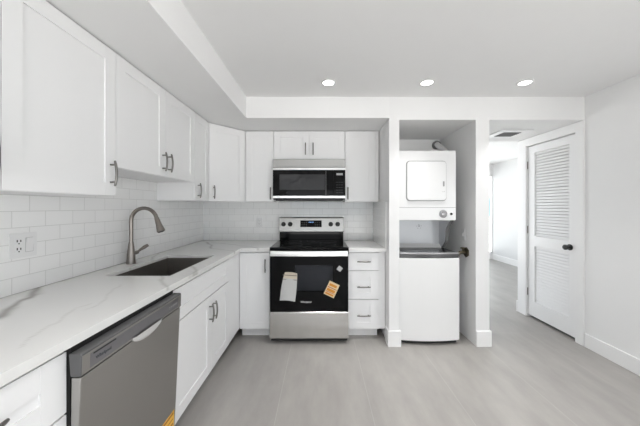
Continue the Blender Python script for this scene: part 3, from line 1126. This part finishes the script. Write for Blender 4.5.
def tilted_card(name, label, cat, cx, cy, w, h, ang, bands, base_mat):
    X, Z = pxq(cx, cy, RY)
    t = thing(name, label, cat, (X, RY - .0005, Z))
    ca, sa = math.cos(ang), math.sin(ang)
    def quad(x0, x1, z0, z1, y0, y1):
        q = [(x0, z0), (x1, z0), (x1, z1), (x0, z1)]
        return MB().prism([(x * ca - z * sa, x * sa + z * ca) for x, z in q], 1, y0, y1)
    quad(-w / 2, w / 2, -h / 2, h / 2, -.0009, 0).build('card', base_mat, t, bevel=0)
    for nm, x0, x1, z0, z1, mm in bands:
        quad(x0, x1, z0, z1, -.0013, -.0007).build(nm, mm, t)
    return t
tilted_card('warning_sticker', 'tilted orange and cream notice sticker on the black oven door', 'sticker', 331.7, 289.4, .107, .138, math.radians(-25),
            [('print_block', -.040, .036, .026, .050, M['orange']), ('print_block', -.046, .046, .008, .015, M['red']),
             ('print_block', -.044, .040, -.026, .000, M['orange']), ('print_block', -.046, .046, -.036, -.031, M['red']), ('print_block', -.044, .04, -.060, -.043, M['orange'])], M['cream'])
tilted_card('grey_sticker', 'small square grey sticker high on the black oven door', 'sticker', 339.7, 268.7, .045, .045, math.radians(-38), [], M['stick'])

# ------------------------------------------------------------------ microwave
MX0, MW, MY = -.523, .788, 2.908
MZ0, MZ1 = 1.392, 1.846
t = thing('microwave', 'stainless and black over-the-range microwave under the small two-door cabinet', 'microwave', (MX0, MY, MZ0))
MH = MZ1 - MZ0
MB().box(0, MW, .03, YB - .01 - MY, .012, MH).build('body', M['blackmat'], t, bevel=.002)
vg = MB().box(0, MW, 0, .03, MH - .098, MH - .003).build('vent_grille', M['steel_mid'], t, bevel=.003)
sl = MB()
for k in range(4):
    sl.box(.03, MW - .03, -.0006, .001, MH - .088 + k * .006, MH - .0862 + k * .006)
sl.build('vent_slots', M['grey_seam'], vg)
MB().box(0, MW, -.012, .03, MH - .120, MH - .100).build('trim_bar', M['steel_bright'], t, bevel=.003)
dw = .660
dr = MB().box(.002, dw, -.012, .03, .055, MH - .121).build('door', M['black'], t, bevel=.003)
MB().box(.075, .568, -.0135, -.011, .118, MH - .168).build('window', M['mwglass'], dr, bevel=.001)
MB().box(.5755, .5775, -.0135, -.011, .06, MH - .126).build('door_edge', M['grey_seam'], dr)
pn = MB().box(dw + .002, MW - .002, -.012, .03, .055, MH - .121).build('control_panel', M['black'], t, bevel=.003)
MB().box(dw + .03, MW - .03, -.0132, -.0115, MH - .178, MH - .156).build('display', M['gtext'], pn)
for j in range(5):
    kp = MB()
    for k in range(3):
        kp.box(dw + .028 + k * .026, dw + .046 + k * .026, -.0128, -.0115, .085 + j * .028, .090 + j * .028)
    kp.build('key_row', M['cavity'], pn)
MB().box(0, MW, -.014, .03, .028, .054).build('trim_bar', M['steel_bright'], t, bevel=.003)
MB().box(.03, MW - .03, .0, .33, 0, .014).build('underside', M['blackmat'], t)

# ------------------------------------------------------------------ stacked washer and dryer
LX0, LX1 = .752, 1.338
t = thing('stacked_washer_dryer', 'white stacked washer and dryer filling the laundry closet', 'laundry unit', (LX0, 2.57, 0))
LW = LX1 - LX0
LYB = 3.25 - 2.57
def bow(w, x0, y_edge, bulge, n=14):
    return [(x0 + w * k / n, y_edge - bulge * (1 - (2 * k / n - 1) ** 2)) for k in range(n + 1)]
po = bow(LW, 0, .018, .028) + [(LW, LYB), (0, LYB)]
MB().prism(po, 2, .04, .832).build('washer_body', M['white'], t, bevel=.006, segs=3)
po = bow(LW - .03, .015, .05, .022) + [(LW - .015, LYB - .02), (.015, LYB - .02)]
MB().prism(po, 2, .004, .04).build('base', M['blackmat'], t)
po = bow(LW - .006, .003, .022, .026) + [(LW - .003, .42), (.003, .42)]
lid = MB().prism(po, 2, .833, .882).build('lid', M['lid'], t, bevel=.006)
po = bow(LW - .004, .002, .018, .028) + [(LW - .002, .05), (.002, .05)]
MB().prism(po, 2, .872, .886).build('lid_edge', M['lidtrim'], lid, bevel=.003)
MB().box(.06, LW - .08, .10, .34, .8822, .8835).build('lid_glass', M['black'], lid)
# recess between washer and dryer
MB().box(.002, LW - .03, .40, .43, .884, 1.192).build('back_panel', M['silver'], t)
MB().prism([(.34, .884), (.40, .92), (.40, .884)], 0, .004, LW - .03).build('console_ledge', M['plastic'], t)
ck = [(.13, 1.192)]
for k in range(1, 13):
    u = k / 12
    ck.append((.13 + .22 * (u + .16 * math.sin(2 * PI * u)), 1.192 - .308 * u))
ck += [(.46, .884), (.46, 1.192)]
for x in (.0, LW - .03):
    MB().prism(ck, 0, x + (.0 if x else -.0), x + .012).build('side_cheek', M['silver'], t)
    MB().prism([(y - .006, z) for y, z in ck[:13]] + [(y + .004, z) for y, z in ck[:13]][::-1], 0, x, x + .030 if x else .012).build('cheek_edge', M['ventdark'], t)
lg = MB().ring((.334, .3995, 1.116), (0, -1, 0), .011, .008, .001, 20)
for a_ in range(5):
    an = a_ * 2 * PI / 5 + .4
    lg.cyl((.334 + .026 * math.cos(an), .3999, 1.108 + .022 * math.sin(an)), (.334 + .026 * math.cos(an), .3985, 1.108 + .022 * math.sin(an)), .0035, n=8)
lg.build('emblem', M['dtext'], t)
# dryer
DX1 = 1.326 - LX0
DY = .058
MB().box(.003, DX1, DY, LYB, 1.193, 1.879).build('dryer_body', M['white'], t, bevel=.008, segs=3)
MB().box(.004, DX1 - .002, DY - .0006, DY + .002, 1.3185, 1.3225).build('seam', M['grey_seam'], t)
def rr_at(w, h, r, cx, cz):
    return [(cx + x, cz + z) for x, z in round_rect(w, h, r)]
dcx, dcz = (.838 + 1.224) / 2 - LX0, (1.388 + 1.773) / 2
MB().prism(rr_at(.396, .394, .036, dcx, dcz), 1, DY - .002, DY + .001).build('door_gasket', M['grey_seam'], t)
dd = MB().prism(rr_at(.382, .380, .031, dcx, dcz), 1, DY - .018, DY).build('dryer_door', M['white'], t, bevel=.005, segs=3)
MB().prism(rr_at(.016, .05, .005, dcx + .164, dcz - .030), 1, DY - .0186, DY - .016).build('latch_recess', M['grey_seam'], dd)
MB().box(dcx + .150, dcx + .158, DY - .0186, DY - .017, dcz - .108, dcz - .104).box(dcx + .163, dcx + .176, DY - .0186, DY - .017, dcz - .108, dcz - .104).build('printed_marks', M['ventgrey'], dd)
kx, kz = 1.196 - LX0, 1.257
MB().tube([(kx, DY, kz), (kx, DY - .008, kz), (kx, DY - .009, kz), (kx, DY - .028, kz), (kx, DY - .031, kz)], [.039, .039, .031, .028, .024], 24).build('dial', M['lidtrim'], t, smooth=True)
MB().tube([(1.276 - LX0, DY, kz), (1.276 - LX0, DY - .010, kz), (1.276 - LX0, DY - .011, kz)], [.012, .011, .008], 16).build('start_button', M['knob'], t, smooth=True)
MB().box(.33, .37, DY, DY + .03, 1.878, 1.886).build('top_tab', M['plastic'], t)

# vent duct from the dryer up to the closet wall
t = thing('vent_duct', 'pale flexible dryer vent duct rising behind the dryer top', 'vent duct', (1.388, 3.0, 1.88))
pts, rs = [], []
P0, P1, P2 = Vector((.040, -.02, .0)), Vector((.038, .04, .07)), Vector((.030, .275, .205))
nseg = 46
for k in range(nseg + 1):
    u = k / nseg
    p = P0.lerp(P1, u).lerp(P1.lerp(P2, u), u)
    pts.append(p)
    rs.append(.030 if k % 2 else .033)
MB().tube(pts, rs, 18).build('hose', M['foil'], t, smooth=True)
MB().ring((.030, .309, .205), (0, -1, 0), .050, .030, .034).build('wall_collar', M['ventdark'], t, smooth=True)

# switch plate and tap fitting on the closet's hall-side wall (faces -x)
t = thing('switch_plate', 'white wall plate inside the laundry closet above the tap', 'wall plate', (1.473, 2.772, 1.040), -PI / 2)
MB().prism(round_rect(.075, .118, .005), 1, -.006, -.0002).build('plate', M['plastic'], t, bevel=.0015)
MB().box(-.008, .008, -.012, -.005, -.014, .014).build('toggle', M['plastic'], t, bevel=.001)
t = thing('water_tap', 'dark bronze tap fitting on the closet wall beside the washer lid', 'tap', (1.473, 2.705, .868), -PI / 2)
MB().prism([(.046 * math.cos(2 * PI * k / 6 + PI / 6), .052 * math.sin(2 * PI * k / 6 + PI / 6)) for k in range(6)], 1, -.016, -.0002).build('mounting_plate', M['bronze'], t, bevel=.003)
MB().tube([(0, -.014, 0), (0, -.045, 0), (0, -.07, -.002), (0, -.085, -.016), (0, -.09, -.04)], [.02, .018, .017, .015, .015], 14).build('spout', M['bronze'], t, smooth=True)
MB().cyl((0, -.040, .01), (0, -.040, .04), .008, n=10).cyl((0, -.040, .038), (0, -.040, .050), .026, .022, n=8).build('valve_handle', M['bronze'], t)

# ceiling vent in the hall
t = thing('ceiling_vent', 'white air register with dark louvres in the hall ceiling', 'ceiling vent', (2.11, 3.03, ZH))
MB().slab([-.175, -.10, .10, .175], [-.155, -.09, .09, .155], lambda x, y: not (abs(x) < .10 and abs(y) < .09), -.012, -.0005).build('frame', M['trim'], t, bevel=.003)
MB().box(-.10, .10, -.09, .09, -.003, -.0005).build('backing', M['dark'], t)
sl = MB()
for k in range(6):
    yy = -.075 + k * .03
    sl.box(-.10, .10, yy - .012, yy + .012, -.0085, -.0065, Matrix.Rotation(math.radians(-22), 3, 'X'))
sl.build('louver', M['ventdark'], t)
